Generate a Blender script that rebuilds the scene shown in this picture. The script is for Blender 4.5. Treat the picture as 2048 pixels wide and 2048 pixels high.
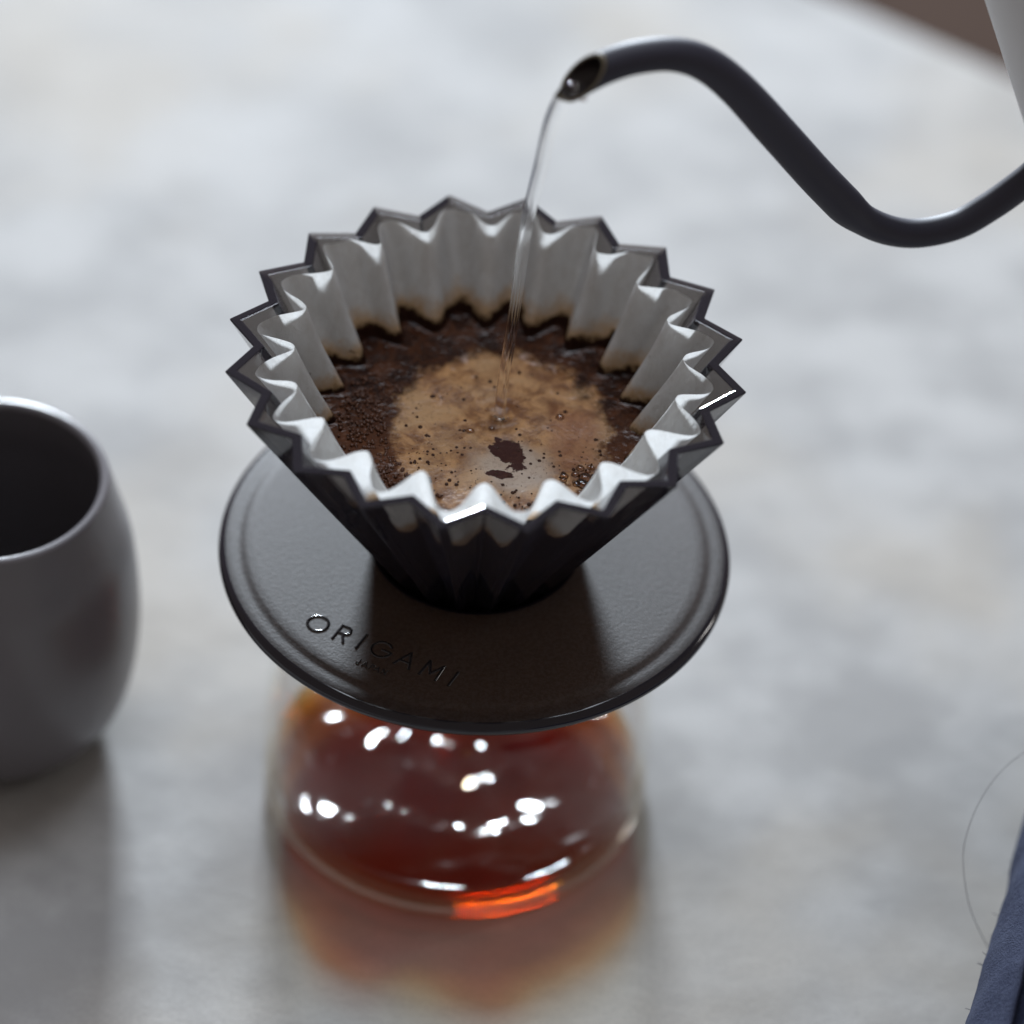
import bpy, bmesh, math, random
import numpy as np
from mathutils import Vector, Matrix, noise

random.seed(7)
sc = bpy.context.scene
for o in list(bpy.data.objects):
    bpy.data.objects.remove(o)

# ---------------------------------------------------------------- camera, light, exposure
# all lengths below are millimetres, x right, y away from the camera, z up,
# origin at the middle of the dripper's rim; the table top is at z = ZT
ZT = -135.0
MM = 0.001


def W(x, y, z):
    return Vector((x * MM, y * MM, (z - ZT) * MM))


cam = bpy.data.cameras.new('camera')
cam_ob = bpy.data.objects.new('camera', cam)
sc.collection.objects.link(cam_ob)
R_ = Vector((0.99764351, 0.04630496, 0.05062877))
U_ = Vector((-0.06861065, 0.67330426, 0.73617522))
D_ = Vector((0.0, 0.73791411, -0.67489464))
CP = W(7.90662455, -627.46956928, 528.04758809)
m3 = Matrix((R_, U_, -D_)).transposed()
cam_ob.matrix_world = Matrix.Translation(CP) @ m3.to_4x4()
cam.sensor_width = 36
cam.lens = 36 * 7500 / 2048
cam.clip_start = 0.02
cam.clip_end = 50
cam.dof.use_dof = True
cam.dof.focus_distance = 0.822
cam.dof.aperture_fstop = 4.6
sc.camera = cam_ob

world = bpy.data.worlds.new('World')
sc.world = world
world.use_nodes = True
bg = world.node_tree.nodes['Background']
bg.inputs[0].default_value = (1.0, 0.89, 0.84, 1)
bg.inputs[1].default_value = 0.22

win = bpy.data.lights.new('window_light', 'AREA')
win.shape = 'RECTANGLE'
win.size = 0.95
win.size_y = 0.72
win.energy = 960
win.color = (0.82, 0.91, 1.0)
win_ob = bpy.data.objects.new('window_light', win)
sc.collection.objects.link(win_ob)
win_ob.location = (-0.65, 6.0, 1.62)
win_ob.rotation_euler = (Vector((0, 0, 0.05)) - win_ob.location).to_track_quat('-Z', 'Y').to_euler()

cei = bpy.data.lights.new('room_light', 'AREA')
cei.shape = 'RECTANGLE'
cei.size = 2.6
cei.size_y = 1.6
cei.energy = 102
cei.color = (0.82, 0.89, 1.0)
cei_ob = bpy.data.objects.new('room_light', cei)
sc.collection.objects.link(cei_ob)
cei_ob.location = (0.0, 1.5, 4.1)

side = bpy.data.lights.new('side_window_light', 'AREA')
side.shape = 'RECTANGLE'
side.size = 0.3
side.size_y = 0.9
side.energy = 12
side.color = (1.0, 0.97, 0.94)
side_ob = bpy.data.objects.new('side_window_light', side)
sc.collection.objects.link(side_ob)
side_ob.location = (2.6, 1.2, 1.25)
side_ob.rotation_euler = (Vector((0, 0, 0.05)) - side_ob.location).to_track_quat('-Z', 'Y').to_euler()

vs = sc.view_settings
vs.view_transform = 'Standard'
vs.look = 'None'
vs.exposure = -0.06
vs.gamma = 1.0
vs.use_curve_mapping = False
cy = sc.cycles
cy.use_denoising = True
cy.max_bounces = 16
cy.transparent_max_bounces = 24
cy.transmission_bounces = 12
cy.caustics_refractive = True
cy.caustics_reflective = False
cy.sample_clamp_indirect = 6


# ---------------------------------------------------------------- node helpers
class Mat:
    def __init__(s, name):
        s.m = bpy.data.materials.new(name)
        s.m.use_nodes = True
        s.t = s.m.node_tree
        s.t.nodes.clear()
        s.out = s.t.nodes.new('ShaderNodeOutputMaterial')

    def n(s, kind, props=None, **ins):
        nd = s.t.nodes.new(kind)
        for k, v in (props or {}).items():
            setattr(nd, k, v)
        for k, v in ins.items():
            key = int(k[1:]) if k[0] == '_' and k[1:].isdigit() else k.replace('_', ' ')
            s.set(nd.inputs[key], v)
        return nd

    def set(s, sock, v):
        if isinstance(v, bpy.types.NodeSocket):
            s.t.links.new(v, sock)
        elif isinstance(v, bpy.types.Node):
            s.t.links.new(v.outputs[0], sock)
        else:
            if isinstance(v, tuple) and len(v) == 3 and sock.type == 'RGBA':
                v = v + (1.0,)
            sock.default_value = v

    def math(s, op, a, b=0.0, c=0.0, clamp=False):
        nd = s.t.nodes.new('ShaderNodeMath')
        nd.operation = op
        nd.use_clamp = clamp
        for k, v in enumerate((a, b, c)):
            s.set(nd.inputs[k], v)
        return nd.outputs[0]

    def step(s, v, lo, hi):
        nd = s.n('ShaderNodeMapRange', {'interpolation_type': 'SMOOTHSTEP'}, Value=v)
        nd.inputs['From Min'].default_value = lo
        nd.inputs['From Max'].default_value = hi
        return nd.outputs[0]

    def mix(s, f, a, b):
        nd = s.t.nodes.new('ShaderNodeMix')
        nd.data_type = 'RGBA'
        s.set(nd.inputs[0], f)
        s.set(nd.inputs[6], a)
        s.set(nd.inputs[7], b)
        return nd.outputs[2]

    def noise(s, scale, detail=3.0, rough=0.5, vec=None, dist=0.0):
        nd = s.n('ShaderNodeTexNoise', Scale=scale, Detail=detail, Roughness=rough, Distortion=dist)
        s.set(nd.inputs['Vector'], vec if vec is not None else s.obj())
        return nd.outputs['Fac']

    def obj(s):
        if not hasattr(s, '_tc'):
            s._tc = s.t.nodes.new('ShaderNodeTexCoord')
        return s._tc.outputs['Object']

    def xyz(s, vec=None):
        nd = s.n('ShaderNodeSeparateXYZ', _0=vec if vec is not None else s.obj())
        return nd.outputs

    def bump(s, h, dist, strength=1.0, normal=None):
        nd = s.n('ShaderNodeBump', Height=h, Distance=dist, Strength=strength)
        if normal is not None:
            s.set(nd.inputs['Normal'], normal)
        return nd.outputs[0]

    def pbr(s, **k):
        return s.n('ShaderNodeBsdfPrincipled', None, **k)

    def surf(s, nd):
        s.t.links.new(nd.outputs[0], s.out.inputs['Surface'])
        return s.m

    def vol(s, nd):
        s.t.links.new(nd.outputs[0], s.out.inputs['Volume'])
        return s.m


# ---------------------------------------------------------------- object helpers
def link(o):
    sc.collection.objects.link(o)
    return o


def tag(o, label=None, cat=None, group=None, kind=None):
    for k, v in (('label', label), ('category', cat), ('group', group), ('kind', kind)):
        if v:
            o[k] = v
    return o


def thing(name, base, label, cat):
    o = link(bpy.data.objects.new(name, None))
    o.empty_display_size = 0.01
    o.location = W(*base)
    o['base'] = base
    tag(o, label, cat)
    return o


def mesh(name, verts, faces, mat, parent=None, base=None, smooth=True, sharp=None):
    """one mesh object; verts in mm in the scene frame"""
    if base is None:
        base = tuple(parent_base(parent)) if parent else (0, 0, ZT)
    v = (np.asarray(verts, float) - np.asarray(base, float)) * MM
    me = bpy.data.meshes.new(name)
    me.from_pydata([tuple(p) for p in v.tolist()], [], faces)
    bm = bmesh.new()
    bm.from_mesh(me)
    bmesh.ops.recalc_face_normals(bm, faces=bm.faces)
    bm.to_mesh(me)
    bm.free()
    mats = mat if isinstance(mat, (list, tuple)) else [mat]
    for m in mats:
        me.materials.append(m)
    if smooth:
        me.polygons.foreach_set('use_smooth', [True] * len(me.polygons))
        if sharp:
            me.set_sharp_from_angle(angle=math.radians(sharp))
    o = link(bpy.data.objects.new(name, me))
    if parent is not None:
        o.parent = parent
        pb = parent_base(parent)
        o.location = tuple((np.asarray(base, float) - np.asarray(pb, float)) * MM)
    else:
        o.location = W(*base)
    BASE[o.name] = tuple(base)
    return o


BASE = {}


def parent_base(p):
    if p.name in BASE:
        return BASE[p.name]
    return tuple(p['base'])


def fin():
    for o in bpy.data.objects:
        if 'base' in o:
            del o['base']


def lathe(prof, n=96, cx=0.0, cy_=0.0, closed=False):
    """prof: (r, z) list. returns verts, faces"""
    vs_, fs = [], []
    for r, z in prof:
        for k in range(n):
            a = 2 * math.pi * k / n
            vs_.append((cx + r * math.cos(a), cy_ + r * math.sin(a), z))
    m = len(prof)
    for i in range(m if closed else m - 1):
        j = (i + 1) % m
        for k in range(n):
            l = (k + 1) % n
            fs.append((i * n + k, i * n + l, j * n + l, j * n + k))
    if not closed:
        if prof[0][0] > 0:
            fs.append(tuple(range(n - 1, -1, -1)))
        if prof[-1][0] > 0:
            fs.append(tuple((m - 1) * n + k for k in range(n)))
    return vs_, fs


def smooth_profile(pts, n=60):
    """Catmull-Rom through (r, z) points"""
    P = [Vector(p) for p in pts]
    P = [P[0] * 2 - P[1]] + P + [P[-1] * 2 - P[-2]]
    out = []
    seg = len(P) - 3
    for i in range(seg):
        k = max(2, n // seg)
        for j in range(k):
            t = j / k
            a, b, c, d = P[i:i + 4]
            out.append(0.5 * ((2 * b) + (c - a) * t + (2 * a - 5 * b + 4 * c - d) * t * t + (3 * b - a - 3 * c + d) * t ** 3))
    out.append(P[-2])
    return [tuple(p) for p in out]


def frames(path):
    T = []
    for i in range(len(path)):
        a = path[max(0, i - 1)]
        b = path[min(len(path) - 1, i + 1)]
        T.append((b - a).normalized())
    ref = Vector((0, 1, 0))
    if abs(T[0].dot(ref)) > 0.9:
        ref = Vector((1, 0, 0))
    u = (ref - T[0] * ref.dot(T[0])).normalized()
    out = []
    for t in T:
        u = (u - t * u.dot(t)).normalized()
        out.append((t, u, t.cross(u)))
    return out


def tube(path, rad, n=24, caps=True):
    path = [Vector(p) for p in path]
    rad = rad if hasattr(rad, '__len__') else [rad] * len(path)
    fr = frames(path)
    vs_, fs = [], []
    for p, r, (t, u, v) in zip(path, rad, fr):
        for k in range(n):
            a = 2 * math.pi * k / n
            vs_.append(tuple(p + (u * math.cos(a) + v * math.sin(a)) * r))
    for i in range(len(path) - 1):
        for k in range(n):
            l = (k + 1) % n
            fs.append((i * n + k, i * n + l, (i + 1) * n + l, (i + 1) * n + k))
    if caps:
        fs.append(tuple(range(n - 1, -1, -1)))
        fs.append(tuple((len(path) - 1) * n + k for k in range(n)))
    return vs_, fs


def sphere(c, r, nu=10, nv=6, squash=1.0, half=False):
    vs_, fs = [], []
    lo = 0.0 if half else -math.pi / 2
    for i in range(nv + 1):
        ph = lo + (math.pi / 2 - lo) * i / nv
        for k in range(nu):
            a = 2 * math.pi * k / nu
            vs_.append((c[0] + r * math.cos(ph) * math.cos(a), c[1] + r * math.cos(ph) * math.sin(a), c[2] + r * squash * math.sin(ph)))
    for i in range(nv):
        for k in range(nu):
            l = (k + 1) % nu
            fs.append((i * nu + k, i * nu + l, (i + 1) * nu + l, (i + 1) * nu + k))
    return vs_, fs


def join(parts):
    vs_, fs = [], []
    for v, f in parts:
        o = len(vs_)
        vs_ += list(v)
        fs += [tuple(i + o for i in q) for q in f]
    return vs_, fs


# ---------------------------------------------------------------- materials
def mat_table():
    M = Mat('concrete')
    o = M.obj()
    rot = M.n('ShaderNodeMapping', None, Vector=o, Rotation=(0, 0, 0.6), Scale=(1.0, 1.25, 1.0))
    a = M.noise(17, 3, 0.55, rot.outputs[0], 0.2)
    b = M.noise(42, 4, 0.6, rot.outputs[0])
    c = M.noise(900, 3, 0.6)
    v = M.math('ADD', M.math('MULTIPLY', a, 0.65), M.math('MULTIPLY', b, 0.35))
    f = M.step(v, 0.38, 0.60)
    col = M.mix(f, (0.325, 0.320, 0.315), (0.470, 0.465, 0.455))
    col = M.mix(M.math('MULTIPLY', M.step(M.noise(9, 3, 0.5), 0.45, 0.65), 0.5), col, (0.44, 0.385, 0.31))
    col = M.mix(M.math('MULTIPLY', M.step(c, 0.35, 0.7), 0.35), col, (0.30, 0.29, 0.28))
    r = M.math('ADD', 0.55, M.math('MULTIPLY', b, 0.2))
    nb = M.bump(c, 0.00012, 0.6, M.bump(b, 0.0006, 0.5))
    return M.surf(M.pbr(Base_Color=col, Roughness=r, Normal=nb, Specular_IOR_Level=0.12))


def mat_floor():
    M = Mat('brown_floor')
    w = M.n('ShaderNodeMapping', None, Vector=M.obj(), Scale=(2.0, 14.0, 1.0))
    f = M.noise(3.0, 5, 0.6, w.outputs[0])
    return M.surf(M.pbr(Base_Color=M.mix(f, (0.028, 0.015, 0.010), (0.055, 0.032, 0.022)), Roughness=0.9, Specular_IOR_Level=0.1))


def clear_mix(M, tint, ior, rough=0.02, normal=None):
    """clear surface without bending: Fresnel reflection over straight transmission"""
    geo = M.n('ShaderNodeNewGeometry')
    fr = M.n('ShaderNodeFresnel', IOR=M.math('ADD', ior, M.math('MULTIPLY', geo.outputs['Backfacing'], 1.0 / ior - ior)))
    tr = M.n('ShaderNodeBsdfTransparent', Color=tint)
    gl = M.n('ShaderNodeBsdfGlossy', Color=(1, 1, 1), Roughness=rough)
    if normal is not None:
        M.set(fr.inputs['Normal'], normal)
        M.set(gl.inputs['Normal'], normal)
    return M.n('ShaderNodeMixShader', None, _0=fr, _1=tr, _2=gl)


def mat_smoke():
    M = Mat('smoked_resin')
    g = M.n('ShaderNodeBsdfGlass', None, Color=(1, 1, 1), Roughness=0.0, IOR=1.49)
    d = M.n('ShaderNodeBsdfDiffuse', Color=(0.36, 0.32, 0.44))
    M.surf(M.n('ShaderNodeMixShader', None, _0=0.045, _1=g, _2=d))
    return M.vol(M.n('ShaderNodeVolumeAbsorption', Color=(0.14, 0.09, 0.05), Density=1020.0))


def mat_frosted():
    M = Mat('frosted_resin')
    g = M.noise(2300, 2, 0.6)
    g2 = M.noise(1100, 2, 0.5)
    h = M.math('ADD', g, g2)
    nb = M.bump(h, 0.00005, 1.0)
    col = M.mix(M.step(M.math('MULTIPLY', h, 0.5), 0.40, 0.60), (0.016, 0.013, 0.014), (0.048, 0.041, 0.042))
    p = M.pbr(Base_Color=col, Roughness=0.52, Normal=nb, Specular_IOR_Level=0.4)
    t = M.n('ShaderNodeBsdfTranslucent', Color=(0.42, 0.28, 0.19))
    return M.surf(M.n('ShaderNodeMixShader', None, _0=0.16, _1=p, _2=t))


def mat_polished():
    M = Mat('polished_resin')
    p = M.pbr(Base_Color=(0.016, 0.013, 0.02), Roughness=0.09)
    return M.surf(p)


def mat_paper():
    M = Mat('filter_paper')
    z = M.xyz()[2]
    n1 = M.noise(210, 5, 0.7)
    n2 = M.noise(700, 3, 0.6)
    st = M.n('ShaderNodeMapping', None, Vector=M.obj(), Scale=(1.0, 1.0, 0.45))
    n3 = M.noise(420, 4, 0.65, st.outputs[0])
    zz = M.math('ADD', z, M.math('MULTIPLY', M.math('SUBTRACT', n1, 0.5), 0.008))
    zz = M.math('SUBTRACT', zz, M.math('MULTIPLY', M.step(M.xyz()[1], 0.008, 0.03), 0.0018))
    wet = M.step(zz, -0.0190, -0.0206)
    fringe = M.step(zz, -0.0150, -0.0200)
    spots = M.math('MULTIPLY', M.step(n2, 0.70, 0.74), M.step(z, -0.002, -0.02))
    col = M.mix(M.math('MULTIPLY', fringe, 0.75), M.mix(M.step(n3, 0.3, 0.7), (0.67, 0.66, 0.64), (0.74, 0.74, 0.73)), (0.56, 0.30, 0.07))
    col = M.mix(M.math('MULTIPLY', spots, 0.8), col, (0.10, 0.045, 0.02))
    col = M.mix(wet, col, (0.030, 0.013, 0.009))
    nb = M.bump(n2, 0.0003, 0.8, M.bump(n3, 0.0008, 0.5))
    d = M.n('ShaderNodeBsdfDiffuse', Color=col, Normal=nb)
    t = M.n('ShaderNodeBsdfTranslucent', Color=col, Normal=nb)
    return M.surf(M.n('ShaderNodeMixShader', None, _0=0.46, _1=d, _2=t))


def mat_brew():
    M = Mat('coffee_foam')
    o = M.obj()
    x, y, z = M.xyz()
    wn = M.n('ShaderNodeTexNoise', None, Scale=110.0, Detail=4.0)
    M.set(wn.inputs['Vector'], o)

    def blob(cx, cy, rx, ry, ang, amp):
        """soft distance field of a wobbly ellipse, 1 at its outline"""
        mp = M.n('ShaderNodeMapping', {'vector_type': 'TEXTURE'}, Vector=o, Location=(cx * MM, cy * MM, 0), Rotation=(0, 0, ang), Scale=(rx * MM, ry * MM, 1.0))
        q = M.xyz(mp.outputs[0])
        d = M.math('SQRT', M.math('ADD', M.math('POWER', M.math('ABSOLUTE', q[0]), 2.0), M.math('POWER', M.math('ABSOLUTE', q[1]), 2.0)))
        return M.math('ADD', d, M.math('MULTIPLY', M.math('SUBTRACT', wn.outputs[0], 0.5), amp))
    wh = M.n('ShaderNodeTexNoise', None, Scale=520.0, Detail=4.0, Roughness=0.65)
    M.set(wh.inputs['Vector'], o)
    hw = M.math('MULTIPLY', M.math('SUBTRACT', wh.outputs[0], 0.5), 1.7)
    n_big = M.noise(55, 4, 0.55, None, 0.8)
    n_mid = M.noise(190, 5, 0.65, None, 0.5)
    n_fine = M.noise(1100, 3, 0.6)
    foam = M.step(M.math('ADD', blob(4.2, -2.0, 23.6, 27.2, 0.1, 0.50), M.math('MULTIPLY', hw, 0.16)), 1.10, 0.92)
    c1 = M.mix(M.step(n_mid, 0.36, 0.66), (0.15, 0.054, 0.014), (0.45, 0.24, 0.098))
    c1 = M.mix(M.step(n_big, 0.42, 0.66), c1, (0.43, 0.255, 0.12))
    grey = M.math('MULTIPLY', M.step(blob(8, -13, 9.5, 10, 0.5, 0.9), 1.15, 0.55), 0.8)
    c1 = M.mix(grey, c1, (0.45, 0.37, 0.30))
    red = M.math('MULTIPLY', M.step(blob(21, -3, 8.0, 13, 0.2, 0.9), 1.1, 0.5), 0.6)
    c1 = M.mix(red, c1, (0.26, 0.105, 0.05))
    pale = M.math('MULTIPLY', M.step(M.noise(130, 4, 0.6, None, 1.2), 0.58, 0.70), M.step(y, -0.004, 0.008))
    c1 = M.mix(M.math('MULTIPLY', pale, 0.8), c1, (0.55, 0.40, 0.33))
    hole = M.math('MAXIMUM', M.step(M.math('ADD', blob(6.0, -8.2, 3.3, 5.6, 0.62, 0.9), hw), 1.08, 0.96), M.step(M.math('ADD', blob(4.4, -15.8, 3.2, 1.1, -0.12, 0.8), hw), 1.08, 0.95))
    c1 = M.mix(hole, c1, (0.050, 0.019, 0.016))
    ring = M.mix(M.step(n_mid, 0.40, 0.68), (0.017, 0.006, 0.004), (0.070, 0.025, 0.011))
    ringf = M.step(y, 0.012, -0.014)
    ring = M.mix(M.math('MULTIPLY', ringf, 0.55), ring, (0.115, 0.040, 0.016))
    scum = M.math('MULTIPLY', M.step(M.noise(260, 4, 0.6, None, 1.5), 0.63, 0.72), 0.35)
    ring = M.mix(scum, ring, (0.30, 0.21, 0.17))
    col = M.mix(foam, ring, c1)
    col = M.mix(M.math('MULTIPLY', M.step(n_fine, 0.50, 0.72), 0.35), col, (0.10, 0.045, 0.022))
    rough = M.math('ADD', 0.17, M.math('MULTIPLY', foam, 0.16))
    vo = M.n('ShaderNodeTexVoronoi', None, Scale=820.0)
    M.set(vo.inputs['Vector'], o)
    h = M.math('SUBTRACT', M.math('ADD', M.math('MULTIPLY', n_mid, M.math('ADD', 0.25, M.math('MULTIPLY', foam, 0.45))), M.math('MULTIPLY', n_fine, 0.35)), M.math('MULTIPLY', M.math('SUBTRACT', 1.0, foam), M.math('MULTIPLY', vo.outputs['Distance'], 0.25)))
    nb = M.bump(h, 0.00045, 0.8)
    return M.surf(M.pbr(Base_Color=col, Roughness=rough, Normal=nb, Specular_IOR_Level=M.math('SUBTRACT', M.math('ADD', 0.22, M.math('MULTIPLY', foam, 0.16)), M.math('MULTIPLY', hole, 0.3))))


def mat_bubble(name, tint):
    M = Mat(name)
    fr = M.n('ShaderNodeFresnel', IOR=1.42)
    tr = M.n('ShaderNodeBsdfTransparent', Color=tint)
    gl = M.n('ShaderNodeBsdfGlossy', Color=(1, 1, 1), Roughness=0.03)
    f = M.math('ADD', M.math('MULTIPLY', fr, 1.0), 0.03, clamp=True)
    return M.surf(M.n('ShaderNodeMixShader', None, _0=f, _1=tr, _2=gl))


def mat_simple(name, col, rough, **k):
    M = Mat(name)
    return M.surf(M.pbr(Base_Color=col, Roughness=rough, **k))


def mat_glass():
    M = Mat('server_glass')
    return M.surf(clear_mix(M, (0.988, 0.99, 0.985), 1.33, 0.01))


def mat_pool():
    M = Mat('brewed_coffee')
    n = M.noise(240, 3, 0.5)
    M.surf(clear_mix(M, (1, 1, 1), 1.34, 0.11, M.bump(n, 0.0002, 0.35)))
    return M.vol(M.n('ShaderNodeVolumeAbsorption', Color=(0.915, 0.62, 0.05), Density=540.0))


def mat_water():
    M = Mat('water')
    return M.surf(M.n('ShaderNodeBsdfGlass', None, Color=(1, 1, 1), Roughness=0.0, IOR=1.33))


def mat_cloth():
    M = Mat('blue_cloth')
    a = M.noise(60, 4, 0.6)
    b = M.noise(900, 3, 0.6)
    w1 = M.n('ShaderNodeTexWave', {'bands_direction': 'X'}, Scale=1100.0, Distortion=1.5)
    M.set(w1.inputs['Vector'], M.obj())
    w2 = M.n('ShaderNodeTexWave', {'bands_direction': 'Y'}, Scale=1100.0, Distortion=1.5)
    M.set(w2.inputs['Vector'], M.obj())
    w = M.math('MULTIPLY', w1.outputs[1], w2.outputs[1])
    f = M.math('ADD', M.math('MULTIPLY', a, 0.6), M.math('MULTIPLY', b, 0.4))
    col = M.mix(M.step(f, 0.35, 0.65), (0.024, 0.029, 0.056), (0.046, 0.054, 0.090))
    nb = M.bump(M.math('ADD', M.noise(2600, 2, 0.5), M.math('MULTIPLY', b, 1.0)), 0.0004, 0.7)
    return M.surf(M.pbr(Base_Color=col, Roughness=0.9, Normal=nb, Specular_IOR_Level=0.1))


def mat_mug():
    M = Mat('mug_glaze')
    n = M.noise(500, 3, 0.6)
    return M.surf(M.pbr(Base_Color=(0.150, 0.140, 0.150), Roughness=0.26, Normal=M.bump(n, 0.0001, 0.5)))


M_TABLE, M_FLOOR, M_SMOKE, M_FROST, M_POL = mat_table(), mat_floor(), mat_smoke(), mat_frosted(), mat_polished()
M_PAPER, M_BREW, M_GLASS, M_POOL, M_WATER = mat_paper(), mat_brew(), mat_glass(), mat_pool(), mat_water()
M_CLOTH, M_MUG = mat_cloth(), mat_mug()
M_BUB = mat_bubble('bubble_film', (0.80, 0.66, 0.52))
M_DBUB = mat_simple('dark_bubble', (0.050, 0.021, 0.013), 0.08)
M_GRAIN = mat_simple('wet_grounds', (0.075, 0.027, 0.012), 0.05)
M_SPOUT = mat_simple('black_spout', (0.030, 0.029, 0.046), 0.58)
M_SPOUT_IN = mat_simple('spout_bore', (0.022, 0.014, 0.014), 0.4)
M_STEEL = mat_simple('bare_rim', (0.20, 0.17, 0.12), 0.4, Metallic=0.6)
M_BODY = mat_simple('pale_enamel', (0.55, 0.54, 0.54), 0.38)
M_BLACK = mat_simple('black_plastic', (0.02, 0.02, 0.024), 0.4)
M_THREAD = mat_simple('thread', (0.26, 0.26, 0.27), 0.8)

# ---------------------------------------------------------------- setting
ang = math.atan2(-26, 40)
ex, ey = Vector((math.cos(ang), math.sin(ang))), Vector((-math.sin(ang), math.cos(ang)))
e0 = Vector((122, 333))


def tp(a, b):
    p = e0 + ex * a - ey * b
    return p.x, p.y


prof = [(0.0, -40.0), (0.0, -9.0)] + [(9 * (1 - math.cos(t)), -9 + 9 * math.sin(t)) for t in np.linspace(0.2, math.pi / 2, 7)]
vv, ff = [], []
for d_, h_ in prof:
    for a_, b_ in ((-900 + d_, d_), (650 - d_, d_), (650 - d_, 1150 - d_), (-900 + d_, 1150 - d_)):
        x_, y_ = tp(a_, b_)
        vv.append((x_, y_, ZT + h_))
for i in range(len(prof) - 1):
    for k in range(4):
        l = (k + 1) % 4
        ff.append((i * 4 + k, i * 4 + l, (i + 1) * 4 + l, (i + 1) * 4 + k))
ff += [(3, 2, 1, 0), tuple((len(prof) - 1) * 4 + k for k in range(4))]
tag(mesh('tabletop', vv, ff, M_TABLE, base=(0, 0, ZT), sharp=40), kind='structure')
F = 4000
tag(mesh('floor', [(-F, -F, ZT - 740), (F, -F, ZT - 740), (F, F, ZT - 740), (-F, F, ZT - 740)], [(0, 1, 2, 3)], M_FLOOR, base=(0, 0, ZT - 740), smooth=False), kind='structure')

# ---------------------------------------------------------------- dripper
PH = 1.77290831
NF = 20
drip = thing('coffee_dripper', (0, 0, -66), 'smoky grey translucent pleated dripper with a star-shaped rim', 'dripper')


def zig(tip, cor, z):
    out = []
    for k in range(NF):
        a = PH - k * 2 * math.pi / NF
        out.append((tip * math.cos(a), tip * math.sin(a), z))
        a -= math.pi / NF
        out.append((cor * math.cos(a), cor * math.sin(a), z))
    return out


lev = [0.0, -22.0, -44.0, -64.0]
rings = []
for z in lev:
    rings.append(zig(57.5 + 0.62 * z, 51.0 + 0.565 * z, z))
for z in reversed(lev):
    t = 1.0 if z > -60 else 0.9
    rings.append(zig(57.5 + 0.62 * z - 3.0 * t, 51.0 + 0.565 * z - 2.55 * t, z))
vv = [p for r in rings for p in r]
ff = []
n2 = 2 * NF
for i in range(len(rings)):
    j = (i + 1) % len(rings)
    for k in range(n2):
        l = (k + 1) % n2
        ff.append((i * n2 + k, i * n2 + l, j * n2 + l, j * n2 + k))
dr = mesh('pleated_wall', vv, ff, M_SMOKE, drip, smooth=False)
bv = dr.modifiers.new('bevel', 'BEVEL')
bv.width = 0.00032
bv.segments = 2
bv.limit_method = 'ANGLE'
bv.angle_limit = math.radians(25)

v, f = lathe([(18.6, -61.0), (18.6, -70.0), (15.5, -70.0), (9.0, -66.0), (8.0, -66.0), (8.0, -62.6), (15.0, -62.6), (16.4, -61.0)], 80, closed=True)
mesh('outlet', v, f, M_POL, drip, sharp=40)

# ---------------------------------------------------------------- paper filter
LEVEL = -21.0
fold_amp = [random.uniform(0.92, 1.18) for _ in range(NF)]
fold_sh = [random.uniform(-0.22, 0.22) for _ in range(NF)]
fold_top = [random.uniform(-0.9, 0.7) for _ in range(NF)]


def fold_var(arr, u):
    i = math.floor(u)
    f = u - i
    f = f * f * (3 - 2 * f)
    return arr[i % NF] * (1 - f) + arr[(i + 1) % NF] * f


def paper_pt(th, z):
    u = (th - PH) / (2 * math.pi) * NF
    k = min(1.0, max(0.0, (z + 62) / 62))
    ph = 2 * math.pi * u + fold_var(fold_sh, u + 0.3) * (0.4 + 0.6 * k) * 1.6
    w = math.cos(ph)
    w = w * (1.14 - 0.14 * w * w)
    amp = (1.3 + 2.9 * k) * fold_var(fold_amp, u + 0.5)
    top = max(0.0, 1 + z / 14)
    r = 47.6 + 0.2 * k + 0.57 * z + amp * w
    r += 0.22 * noise.noise(Vector((math.cos(th) * 26, math.sin(th) * 26, z * 0.02))) * (0.4 + top)
    r += noise.noise(Vector((math.cos(th) * 6, math.sin(th) * 6, z * 0.05))) * 0.7 * (0.3 + top)
    r -= 0.9 * top * top * max(0.0, -w)
    x, y = r * math.cos(th), r * math.sin(th) + 1.5 * k
    rr, aa = math.hypot(x, y), math.atan2(y, x)
    q = ((aa - PH) / (2 * math.pi) * NF) % 1.0
    q = abs(q - 0.5) * 2
    lim = (51.0 + 0.565 * z - 2.55) * (1 - q) + (57.5 + 0.62 * z - 3.0) * q - 0.7
    if rr > lim:
        x, y = x * lim / rr, y * lim / rr
    return x, y, w


NT, NZ = 560, 44
vv, ff = [], []
for i in range(NT):
    th = 2 * math.pi * i / NT
    u = (th - PH) / (2 * math.pi) * NF
    w0 = paper_pt(th, -1)[2]
    zt = -0.3 - 1.5 * (0.5 + 0.5 * w0) + 0.5 * fold_var(fold_top, u) + 1.2 * max(0.0, math.sin(th)) + 0.35 * noise.noise(Vector((th * 9, 0, 3)))
    for j in range(NZ):
        s = (j / (NZ - 1)) ** 1.15
        z = zt + (-62 - zt) * s
        x, y, _ = paper_pt(th, z)
        vv.append((x, y, z))
for i in range(NT):
    k = (i + 1) % NT
    for j in range(NZ - 1):
        ff.append((i * NZ + j, k * NZ + j, k * NZ + j + 1, i * NZ + j + 1))
ff.append(tuple(i * NZ + NZ - 1 for i in range(NT)))
paper = mesh('paper_filter', vv, ff, M_PAPER, base=(0, 0, 0))
tag(paper, 'white fluted paper filter stained brown at the bottom inside the dripper', 'filter')

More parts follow.
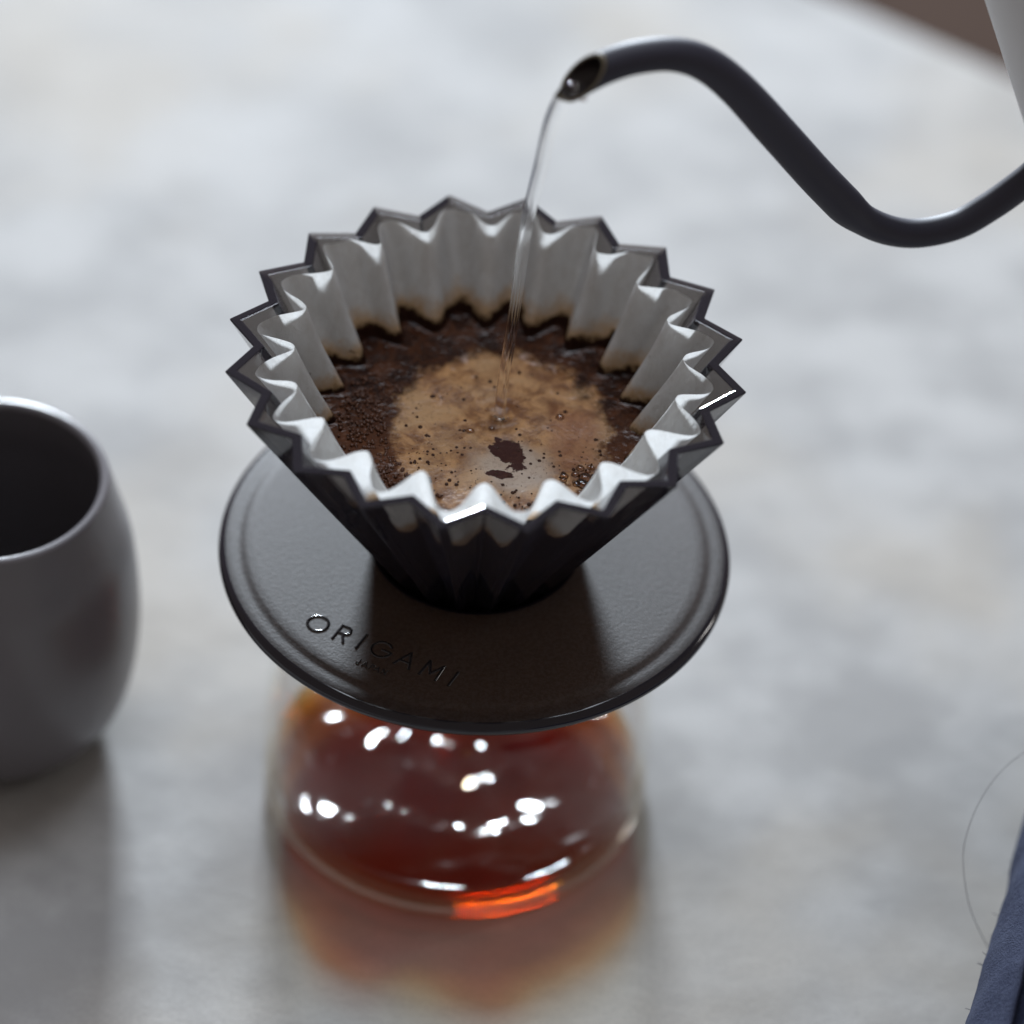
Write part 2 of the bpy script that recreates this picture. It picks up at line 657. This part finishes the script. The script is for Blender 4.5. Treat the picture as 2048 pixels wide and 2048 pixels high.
# ---------------------------------------------------------------- foamy coffee in the filter
brew = thing('brewing_coffee', (0, 0, LEVEL), 'brown coffee with tan foam filling the paper filter', 'coffee')
NR = 90
vv, ff = [(0, 0, LEVEL)], []
NT2 = 280
for j in range(1, NR + 1):
    for i in range(NT2):
        th = 2 * math.pi * i / NT2
        px, py, _ = paper_pt(th, LEVEL)
        s = j / NR
        x, y = px * s * 1.004, py * s * 1.004
        rr = math.hypot(x - 4.2, y + 2.0) / 25
        h = 0.5 * math.exp(-(rr / 0.9) ** 4)
        h += 0.35 * noise.noise(Vector((x * 0.11, y * 0.11, 1.7)))
        g = max(0.0, min(1.0, (rr - 0.92) * 8)) * (1.0 if s < 0.985 else 0.3)
        h += 0.14 * g * noise.noise(Vector((x * 0.75, y * 0.75, 4.1)))
        a = 0.62
        dx, dy = x - 6.0, y + 8.2
        q = ((dx * math.cos(a) + dy * math.sin(a)) / 3.2) ** 2 + ((-dx * math.sin(a) + dy * math.cos(a)) / 5.4) ** 2
        h -= 0.18 * math.exp(-q * q)
        ri = math.hypot(x - 3.8, y - 4.0)
        h += -0.55 * math.exp(-(ri / 1.5) ** 2) + 0.22 * math.cos(ri * 1.9) * math.exp(-ri / 3.5)
        h += 0.2 * max(0.0, s - 0.94) / 0.06
        vv.append((x, y, LEVEL + h))
for i in range(NT2):
    ff.append((0, 1 + i, 1 + (i + 1) % NT2))
for j in range(NR - 1):
    for i in range(NT2):
        l = (i + 1) % NT2
        a, b = 1 + j * NT2, 1 + (j + 1) * NT2
        ff.append((a + i, b + i, b + l, a + l))
mesh('coffee_surface', vv, ff, M_BREW, brew)
big = [(3.0, 2.2, 0.5), (4.9, 1.9, 0.6), (2.0, 3.4, 0.35), (5.6, 3.2, 0.4), (-2.6, -2.2, 1.05), (2.1, -0.8, 0.75), (17.1, 4.7, 1.0), (7.4, 7.3, 0.6), (-8.5, -27.5, 0.8), (0.8, 5.6, 0.55), (-4.4, -4.6, 0.5)]
cl = random.Random(3)
for k in range(26):
    a, q = cl.uniform(0, 6.28), cl.random() ** 0.6
    big.append((23.6 + 6.0 * q * math.cos(a), -15.6 + 4.4 * q * math.sin(a), cl.uniform(0.45, 1.5) * (1.15 - 0.5 * q)))
for x, y, r in big:
    v, f = sphere((x, y, LEVEL + 0.35), r, 16, 7, 0.75, True)
    mesh('bubble', v, f, M_BUB, brew)
small, grains = [], []
rs = random.Random(11)
while len(small) < 320:
    a, q = rs.uniform(0, 6.28), math.sqrt(rs.random())
    x, y = 5 + 22 * q * math.cos(a), -4 + 24 * q * math.sin(a)
    if noise.noise(Vector((x * 0.12, y * 0.12, 9))) + (0.25 if y < 0 else -0.12) < rs.uniform(-0.25, 0.35):
        continue
    r = 0.14 + 0.42 * rs.random() ** 3.2
    small.append(sphere((x, y, LEVEL + 0.33 + 0.35 * noise.noise(Vector((x * 0.11, y * 0.11, 1.7)))), r, 8, 4, 0.8, False))
v, f = join(small)
tag(mesh('fine_bubbles', v, f, M_DBUB, brew), kind='stuff')
while len(grains) < 420:
    a, q = rs.uniform(2.55, 4.35), rs.uniform(22.5, 33.5)
    x, y = q * math.cos(a) + 1, q * math.sin(a) - 1
    if math.hypot(x - 4.2, y + 2) < 24.8 or y < -24:
        continue
    px, py, _ = paper_pt(math.atan2(y, x), LEVEL)
    if math.hypot(x, y) > math.hypot(px, py) - 0.6:
        continue
    r = rs.uniform(0.2, 0.52)
    grains.append(sphere((x, y, LEVEL + 0.2), r, 10, 6, 0.85, False))
v, f = join(grains)
tag(mesh('wet_grounds', v, f, M_GRAIN, brew), kind='stuff')

# ---------------------------------------------------------------- holder plate
hold = thing('dripper_holder', (0, 0, -62), 'round smoky brown-black plate with raised lettering under the dripper', 'dripper holder')
ZP = -55.5
ptop = [(24.3, ZP + 0.0), (30, ZP - 0.05), (40, ZP - 0.1), (50, ZP - 0.1), (52.0, ZP - 0.15), (52.8, ZP - 0.35), (53.4, ZP - 0.62), (54.2, ZP - 0.72), (55.2, ZP - 0.72), (57.0, ZP - 0.85)]
pside = [(57.9, ZP - 1.25), (58.4, ZP - 1.7), (58.6, ZP - 2.4), (58.5, ZP - 3.3), (58.0, ZP - 4.0), (57.0, ZP - 4.4)]
pbot = [(50, ZP - 4.4), (34, ZP - 4.6), (31, ZP - 5.0), (30.5, ZP - 14), (28.5, ZP - 14), (28.0, ZP - 6), (24.3, ZP - 5.5)]
n = 160
v, f = lathe(ptop + pside + pbot, n, closed=True)
M_UND = Mat('smoked_underside')
M_UND.surf(clear_mix(M_UND, (0.62, 0.50, 0.40), 1.49, 0.08))
plate = mesh('plate', v, f, [M_FROST, M_POL, M_UND.m], hold, sharp=50)
nt = len(ptop)
for p in plate.data.polygons:
    zc = sum(plate.data.vertices[i].co.z for i in p.vertices) / 4 / MM - 62
    rc = math.hypot(p.center.x, p.center.y) / MM
    if rc > 57.0 or zc < ZP - 2.5:
        p.material_index = 2 if zc < ZP - 4.3 and rc < 57.2 else 1
cp = [(24.2, ZP - 0.15), (23.4, ZP - 0.25), (22.6, ZP - 1.2), (17.6, ZP - 6.5), (17.6, ZP - 8.0), (24.2, ZP - 5.3)]
v, f = lathe(cp, n, closed=True)
mesh('collar', v, f, M_POL, hold, sharp=40)

# raised lettering, drawn as strokes in a letter box of unit cap height
def arc(cx, cy, rx, ry, a0, a1, k=22):
    return [(cx + rx * math.cos(math.radians(a0 + (a1 - a0) * i / k)), cy + ry * math.sin(math.radians(a0 + (a1 - a0) * i / k))) for i in range(k + 1)]


GLY = {
    'O': [arc(0.5, 0.5, 0.5, 0.5, 0, 360, 36)],
    'R': [[(0, 0), (0, 1)], [(0, 1), (0.28, 1)] + arc(0.28, 0.75, 0.27, 0.25, 90, -90, 14) + [(0, 0.5)], [(0.27, 0.5), (0.56, 0)]],
    'I': [[(0, 0), (0, 1)]],
    'G': [arc(0.5, 0.5, 0.5, 0.5, 42, 360, 34) + [(0.55, 0.5)]],
    'A': [[(0, 0), (0.4, 1), (0.8, 0)], [(0.14, 0.34), (0.66, 0.34)]],
    'M': [[(0, 0), (0.06, 1), (0.43, 0.25), (0.80, 1), (0.86, 0)]],
    'J': [[(0.36, 1), (0.36, 0.25)] + arc(0.16, 0.22, 0.2, 0.22, 0, -170, 10)],
    'P': [[(0, 0), (0, 1), (0.28, 1)] + arc(0.28, 0.74, 0.27, 0.26, 90, -90, 14) + [(0, 0.48)]],
    'N': [[(0, 0), (0, 1), (0.66, 0), (0.66, 1)]],
}
TE, TN = Vector((0.9055, -0.4243)), Vector((0.4243, 0.9055))
T0 = Vector((-29.88, -34.67))


M_LET = mat_simple('letter_resin', (0.02, 0.017, 0.02), 0.14, Specular_IOR_Level=0.9)


def letter(ch, t, base, h, w, hgt):
    parts = []
    for st in GLY[ch]:
        pts = [T0 + TE * (t + x * h) + TN * (base + y * h) for x, y in st]
        for a, b in zip(pts, pts[1:]):
            d = b - a
            if d.length < 1e-6:
                continue
            d = d.normalized()
            a2, b2 = a - d * w * 0.30, b + d * w * 0.30
            s = Vector((-d.y, d.x))
            prf = [(math.cos(t) * w / 2, ZP - 0.12 + (hgt + 0.06) * math.sin(t)) for t in np.linspace(0, math.pi, 8)]
            q = []
            for p, e in ((a2, 1), (b2, -1)):
                for ww, zz in prf:
                    pp = p + s * ww + d * e * (zz - ZP + 0.16) * 0.5 * w
                    q.append((pp.x, pp.y, zz))
            parts.append((q, [tuple(range(7, -1, -1)), tuple(range(8, 16))] + [(k, k + 1, k + 9, k + 8) for k in range(7)] + [(7, 0, 8, 15)]))
    v, f = join(parts)
    mesh('letter', v, f, M_LET, plate, sharp=50)


CH = 4.72
for ch, t in (('O', -7.4), ('R', 0.0), ('I', 6.0), ('G', 8.8), ('A', 15.5), ('M', 21.9), ('I', 29.2)):
    letter(ch, t, 0.0, CH, 0.72, 0.16)
for ch, t in (('J', 8.3), ('A', 9.75), ('P', 11.65), ('A', 12.75), ('N', 14.6)):
    letter(ch, t, -4.2, 1.45, 0.28, 0.13)

# ---------------------------------------------------------------- glass server and its coffee
SX, SY = -1.6, 0.0
SB = ZT
srv = thing('glass_server', (SX, SY, SB), 'clear glass server holding red-brown coffee under the plate', 'server')
outer = smooth_profile([(42.0, SB + 0.3), (44.6, SB + 1.9), (46.3, SB + 5.0), (46.6, SB + 10), (46.3, SB + 24), (45.2, SB + 40), (43.2, SB + 55), (38.0, SB + 62), (33.2, SB + 67), (32.2, SB + 73)], 70)
inner = smooth_profile([(30.2, SB + 73), (31.2, SB + 67), (36.0, SB + 61), (41.2, SB + 54), (43.0, SB + 40), (43.9, SB + 24), (43.7, SB + 12), (43.0, SB + 7.0), (41.4, SB + 4.2), (38.0, SB + 2.8), (20.0, SB + 2.4), (0.001, SB + 2.4)], 80)
prof = [(0.001, SB + 0.9), (36, SB + 0.9), (38.5, SB + 0.6), (40.5, SB + 0.2)] + outer + inner
vs2, fs2 = [], []
n = 128
v, f = lathe(prof, n, SX, SY)
mesh('glass_body', v, f, M_GLASS, srv, sharp=60)

v, f = [], []
nr, nm = 128, 20
for i in range(nr):
    a = 2 * math.pi * i / nr
    for k in range(nm):
        b = 2 * math.pi * k / nm
        rr = 44.9 + 1.5 * math.cos(b)
        v.append((SX + rr * math.cos(a), SY + rr * math.sin(a), SB + 3.1 + 1.7 * math.sin(b)))
        j, l = (i + 1) % nr, (k + 1) % nm
        f.append((i * nm + k, j * nm + k, j * nm + l, i * nm + l))
M_RING = Mat('solid_glass')
mesh('base_rim', v, f, M_RING.surf(clear_mix(M_RING, (1.0, 0.97, 0.88), 2.4, 0.05)), srv)

CL = SB + 8.2
pool = None
ins = [p for p in inner if p[1] < CL]
vv, ff = [], []
n = 180
NRP = 60
r_top = 43.2 + 0.12


def wave(x, y):
    h = 0.0
    for cx, cy, k, am, ph in ((0.5, 1.5, 0.46, 0.75, 0.4), (-9, -12, 0.50, 0.16, 1.9), (14, -4, 0.72, 0.13, 0.6)):
        r = math.hypot(x - cx, y - cy)
        h += am * math.cos(k * r - ph) * math.exp(-r / 26)
    h += 1.5 * noise.noise(Vector((x * 0.055, y * 0.055, 2.2))) + 0.30 * noise.noise(Vector((x * 0.22, y * 0.22, 5.2))) + 0.07 * noise.noise(Vector((x * 0.6, y * 0.6, 8.2)))
    return h * 1.7


vv.append((SX, SY, CL + wave(0, 0)))
for j in range(1, NRP + 1):
    for k in range(n):
        a = 2 * math.pi * k / n
        r = r_top * j / NRP
        x, y = r * math.cos(a), r * math.sin(a)
        edge = max(0.0, (j / NRP - 0.955) / 0.045)
        vv.append((SX + x, SY + y, CL + wave(x, y) * (1 - edge * 0.8) + 0.9 * edge ** 2))
for k in range(n):
    ff.append((0, 1 + k, 1 + (k + 1) % n))
for j in range(NRP - 1):
    for k in range(n):
        l = (k + 1) % n
        a, b = 1 + j * n, 1 + (j + 1) * n
        ff.append((a + k, b + k, b + l, a + l))
last = 1 + (NRP - 1) * n
for r, z in ins:
    o = len(vv)
    for k in range(n):
        a = 2 * math.pi * k / n
        vv.append((SX + (r + 0.12) * math.cos(a), SY + (r + 0.12) * math.sin(a), z - 0.12))
    for k in range(n):
        l = (k + 1) % n
        ff.append((last + k, o + k, o + l, last + l))
    last = o
pool = mesh('coffee_pool', vv, ff, M_POOL, base=(SX, SY, SB))
tag(pool, 'red-brown brewed coffee with ripples inside the glass server', 'coffee')
pth = [(0.6 + 0.3 * math.sin(z * 0.2), 1.5 + 0.2 * math.cos(z * 0.17), z) for z in np.linspace(-62, CL + 0.2, 30)]
v, f = tube(pth, [1.0 - 0.012 * i + (0.5 if i > 27 else 0) for i in range(30)], 14)
tag(mesh('coffee_trickle', v, f, M_POOL, base=(0.6, 1.5, CL)), 'thin reddish stream of coffee dripping into the glass server', 'coffee stream')

# ---------------------------------------------------------------- mug
MX, MY = -114.0, 11.5
mug = thing('tumbler', (MX, MY, ZT), 'dark charcoal rounded cup without a handle left of the dripper', 'cup')
mo = smooth_profile([(20.5, ZT + 0.3), (24.0, ZT + 1.6), (29.5, ZT + 8), (33.4, ZT + 20), (35.0, ZT + 37), (33.8, ZT + 56), (31.0, ZT + 68), (28.9, ZT + 76.5)], 70)
mi = smooth_profile([(26.2, ZT + 76.5), (28.4, ZT + 68), (31.2, ZT + 56), (32.2, ZT + 37), (30.4, ZT + 20), (24.0, ZT + 9), (12.0, ZT + 6), (0.001, ZT + 5.6)], 70)
rim = [(28.9 - 1.35 + 1.35 * math.cos(t), ZT + 76.5 + 1.3 * math.sin(t)) for t in np.linspace(0.2, math.pi - 0.2, 9)]
v, f = lathe([(0.001, ZT + 1.0), (18.5, ZT + 1.0), (19.5, ZT + 0.2)] + mo + rim + mi, 112, MX, MY)
mesh('cup_body', v, f, M_MUG, mug)

# ---------------------------------------------------------------- kettle
YAW = math.radians(20)
KD = Vector((math.cos(YAW), math.sin(YAW), 0))
KN = Vector((-math.sin(YAW), math.cos(YAW), 0))


def kp(u, z):
    """point of the vertical plane the spout lies in"""
    return Vector((14.5, 7.5, 0)) + KD * u + Vector((0, 0, z))


ket = thing('gooseneck_kettle', tuple(kp(150, 40)), 'pale kettle with a long black gooseneck spout pouring water', 'kettle')
ctrl = [(-8.0, 64.2), (-3.0, 67.2), (0.6, 69.2), (6.6, 71.8), (13.4, 73.2), (21.6, 72.6), (29.0, 69.0), (36.9, 61.3), (47.9, 47.3), (60.8, 30.8), (70.9, 19.7), (82.0, 13.9), (93.3, 13.9), (101.6, 18.0), (108.9, 23.4), (116, 29.5), (125, 38)]
path2 = smooth_profile(ctrl, 150)
rad = []
for (x, z) in path2:
    rad.append(float(np.interp(x, [-6, 6, 20, 44, 66, 70.5, 82, 110, 125], [3.6, 3.6, 3.65, 4.2, 4.25, 3.5, 3.3, 3.4, 5.2])))
path = [kp(x, z) for x, z in path2]
fr = frames(path)
cutp = kp(2.0, 69.9)
cutn = (-KD * 0.76 + Vector((0.05, -0.35, 0.52))).normalized()
NS = 40


def ring(i, r, cut):
    t, u, v_ = fr[i]
    out = []
    for k in range(NS):
        a = 2 * math.pi * k / NS
        p = path[i] + (u * math.cos(a) + v_ * math.sin(a)) * r
        dd = (p - cutp).dot(cutn)
        if dd > 0 or cut:
            p = p - t * (dd / t.dot(cutn))
        out.append(tuple(p))
    return out


i0 = min(range(len(path)), key=lambda i: abs(path2[i][0] - 3.2))
idx = list(range(i0, len(path)))
ring_o = [ring(i, rad[i], i == i0) for i in idx]
ring_i = [ring(i, rad[i] - 0.5, i == i0) for i in idx[:40]]
vv = [p for r in ring_o for p in r]
ff = []
for i in range(len(ring_o) - 1):
    for k in range(NS):
        l = (k + 1) % NS
        ff.append((i * NS + k, i * NS + l, (i + 1) * NS + l, (i + 1) * NS + k))
sp = mesh('spout', vv, ff, M_SPOUT, ket)
vv = [p for r in ring_i for p in r]
ff = []
for i in range(len(ring_i) - 1):
    for k in range(NS):
        l = (k + 1) % NS
        ff.append((i * NS + k, i * NS + l, (i + 1) * NS + l, (i + 1) * NS + k))
mesh('spout_bore', vv, ff, M_SPOUT_IN, sp)
ro = [Vector(p) for p in ring_o[0]]
ri = [Vector(p) for p in ring_i[0]]
vv, ff = [], []
for k in range(NS):
    mid = (ro[k] + ri[k]) / 2
    w_ = (ro[k] - ri[k]) / 2
    vv += [tuple(mid + w_ * 1.06 - cutn * 0.2), tuple(mid + w_ * 0.8 + cutn * 0.22), tuple(mid - w_ * 0.8 + cutn * 0.22), tuple(mid - w_ * 1.06 - cutn * 0.2)]
for k in range(NS):
    l = (k + 1) % NS
    for q in range(4):
        s = (q + 1) % 4
        ff.append((k * 4 + q, k * 4 + s, l * 4 + s, l * 4 + q))
mesh('spout_lip', vv, ff, M_STEEL, sp)
# body, tilted for pouring
ax = (KD * -0.436 + Vector((0, 0, 0.90))).normalized()
sd = (KD * 0.90 + Vector((0, 0, 0.436))).normalized()
bc = kp(106.3, 39.7) + sd * 51 - ax * 24


def tilt(v):
    out = []
    for x, y, z in v:
        p = bc + sd * x + KN * y + ax * z
        out.append(tuple(p))
    return out


v, f = lathe([(0.001, 0.0), (48.0, 0.0), (50.2, 0.8), (51.2, 2.5)] + [(51.2 - 0.055 * z, z) for z in np.linspace(6, 84, 14)] + [(46.0, 87), (44, 88.2), (0.001, 88.4)], 96)
mesh('body', tilt(v), f, M_BODY, ket, sharp=50)
v, f = lathe([(0.001, 88.6), (42.5, 88.6), (42.5, 90.5), (38, 92.6), (9, 93.6), (6.5, 95), (6, 100), (9.5, 103), (9.5, 106), (7, 108), (0.001, 108.4)], 72)
mesh('lid', tilt(v), f, M_BLACK, ket, sharp=40)
hp = smooth_profile([(46, 74), (64, 82), (88, 84), (98, 74), (96, 50), (90, 24), (86, 8)], 60)
v, f = tube([(x, 0, z) for x, z in hp], [6.5] * len(hp), 20)
mesh('handle', tilt(v), f, M_BLACK, ket)

# ---------------------------------------------------------------- falling water
wp = smooth_profile([(1.0, 67.4), (-1.0, 67.6), (-2.6, 65.6), (-4.3, 59.6), (-5.7, 48.8), (-7.2, 39.2), (-8.3, 29.4), (-9.6, 7.5), (-10.9, -9.0), (-11.4, LEVEL + 0.3)], 120)
fr2 = frames([kp(x, z) for x, z in wp])
vv, ff = [], []
nw = 28
for i, ((x, z), (t, u, v_)) in enumerate(zip(wp, fr2)):
    s = i / (len(wp) - 1)
    ra = 1.4 * (1 - s) ** 3 + 1.3
    rb = 0.45 * (1 - s) + 0.85
    tw = 0.5 + 2.0 * s
    for k in range(nw):
        a = 2 * math.pi * k / nw
        g = 1 + 0.13 * math.cos(3 * a + 4 * s) + 0.05 * math.sin(14 * s + 2 * a)
        cx, cy2 = ra * math.cos(a) * g, rb * math.sin(a) * g
        c2, s2 = math.cos(tw), math.sin(tw)
        p = kp(x, z) + u * (cx * c2 - cy2 * s2) + v_ * (cx * s2 + cy2 * c2)
        vv.append(tuple(p))
m = len(wp)
for i in range(m - 1):
    for k in range(nw):
        l = (k + 1) % nw
        ff.append((i * nw + k, i * nw + l, (i + 1) * nw + l, (i + 1) * nw + k))
ff += [tuple(range(nw - 1, -1, -1)), tuple((m - 1) * nw + k for k in range(nw))]
st = mesh('water_stream', vv, ff, M_WATER, base=tuple(kp(-11.4, LEVEL)))
tag(st, 'clear thin stream of water falling from the spout into the filter', 'water')
dp = tuple(kp(2.2, 65.4) - KN * 1.0)
v, f = sphere(dp, 0.9, 16, 10, 0.85)
tag(mesh('water_drop', v, f, M_WATER, base=dp), 'tiny clear water drop hanging below the spout mouth', 'water drop')

# ---------------------------------------------------------------- blue cloth
RC = 26.0
c0, c1 = Vector((126.0, -55.0)), Vector((112.5, -104.0))
cd = (c1 - c0).normalized()
cs = Vector((-cd.y, cd.x))
if cs.x < 0:
    cs = -cs
cloth = thing('blue_cloth', (128, -90, ZT), 'blue woven cloth with a fuzzy edge in the lower right corner', 'cloth')
vv, ff = [], []
na, nl = 150, 120
for i in range(nl):
    q = -130 + 260 * i / (nl - 1)
    for k in range(na):
        a = k / na * 2 * math.pi * 2.0
        lay = RC - 3.2 * (a / (2 * math.pi))
        wob = 0.25 * noise.noise(Vector((q * 0.45, 3.1, a))) + 1.3 * noise.noise(Vector((q * 0.045, math.cos(a) * 1.3, math.sin(a) * 1.3 + a * 0.3))) + 0.3 * noise.noise(Vector((q * 0.12, math.cos(a) * 4, math.sin(a) * 4)))
        r = lay + wob
        c = c0 + cd * (q + 25) + cs * (RC - 2.0)
        p = c + cs * (r * math.cos(a + 2.2))
        vv.append((p.x, p.y, max(ZT + 0.5, ZT + RC + 1.0 + r * math.sin(a + 2.2))))
for i in range(nl - 1):
    for k in range(na - 1):
        ff.append((i * na + k, i * na + k + 1, (i + 1) * na + k + 1, (i + 1) * na + k))
roll = mesh('woven_roll', vv, ff, M_CLOTH, cloth)
sol = roll.modifiers.new('thickness', 'SOLIDIFY')
sol.thickness = 0.0011
fz = random.Random(5)
hairs = []
for k in range(70):
    q = fz.uniform(-60, 90)
    a = math.pi + fz.uniform(-1.0, 0.55)
    c = c0 + cd * (q + 25) + cs * (RC - 2.0)
    p = Vector((c.x + cs.x * RC * math.cos(a), c.y + cs.y * RC * math.cos(a), ZT + RC + 1.0 + RC * math.sin(math.pi - a) * -1.0))
    nrm = Vector((cs.x * math.cos(a), cs.y * math.cos(a), -math.sin(math.pi - a)))
    dv = (nrm + Vector((fz.uniform(-1, 1), fz.uniform(-1, 1), fz.uniform(-1, 1))) * 0.9).normalized()
    ln = fz.uniform(0.3, 1.1)
    hairs.append(tube([p - nrm * 0.8, p + dv * ln * 0.5, p + dv * ln + Vector((0, 0, -0.2))], [0.09, 0.07, 0.03], 4, False))
v, f = join(hairs)
tag(mesh('fuzz', v, f, M_CLOTH, cloth), kind='stuff')


def pix(x, y, dep):
    """point seen at pixel (x, y) of the 1932 px view, dep mm behind the dripper's rim centre"""
    s = 2048 / 1932
    vdir = D_ + R_ * ((x * s - 1024) / 7500) - U_ * ((y * s - 1024) / 7500)
    p = Vector((7.9066, -627.4696, 528.0476)) + vdir * (819.4 + dep)
    return tuple(p)


tpts = [pix(x, y, d) for x, y, d in ((1990, 1400, 30), (1932, 1420, 28), (1880, 1465, 25), (1842, 1525, 24), (1820, 1590, 24), (1818, 1640, 25), (1828, 1705, 28), (1850, 1760, 31), (1880, 1815, 34))]
tv = [Vector(p) for p in tpts]
tp2 = []
for i in range(len(tv) - 1):
    a, b = tv[max(0, i - 1)], tv[min(len(tv) - 1, i + 2)]
    for j in range(6):
        t = j / 6
        p0, p1 = tv[i], tv[i + 1]
        m0, m1 = (p1 - a) / 2, (b - p0) / 2
        tp2.append((2 * t ** 3 - 3 * t * t + 1) * p0 + (t ** 3 - 2 * t * t + t) * m0 + (-2 * t ** 3 + 3 * t * t) * p1 + (t ** 3 - t * t) * m1)
v, f = tube(tp2, 0.085, 6)
tag(mesh('loose_thread', v, f, M_THREAD, cloth), 'fine loose thread curling out from the cloth')

fin()
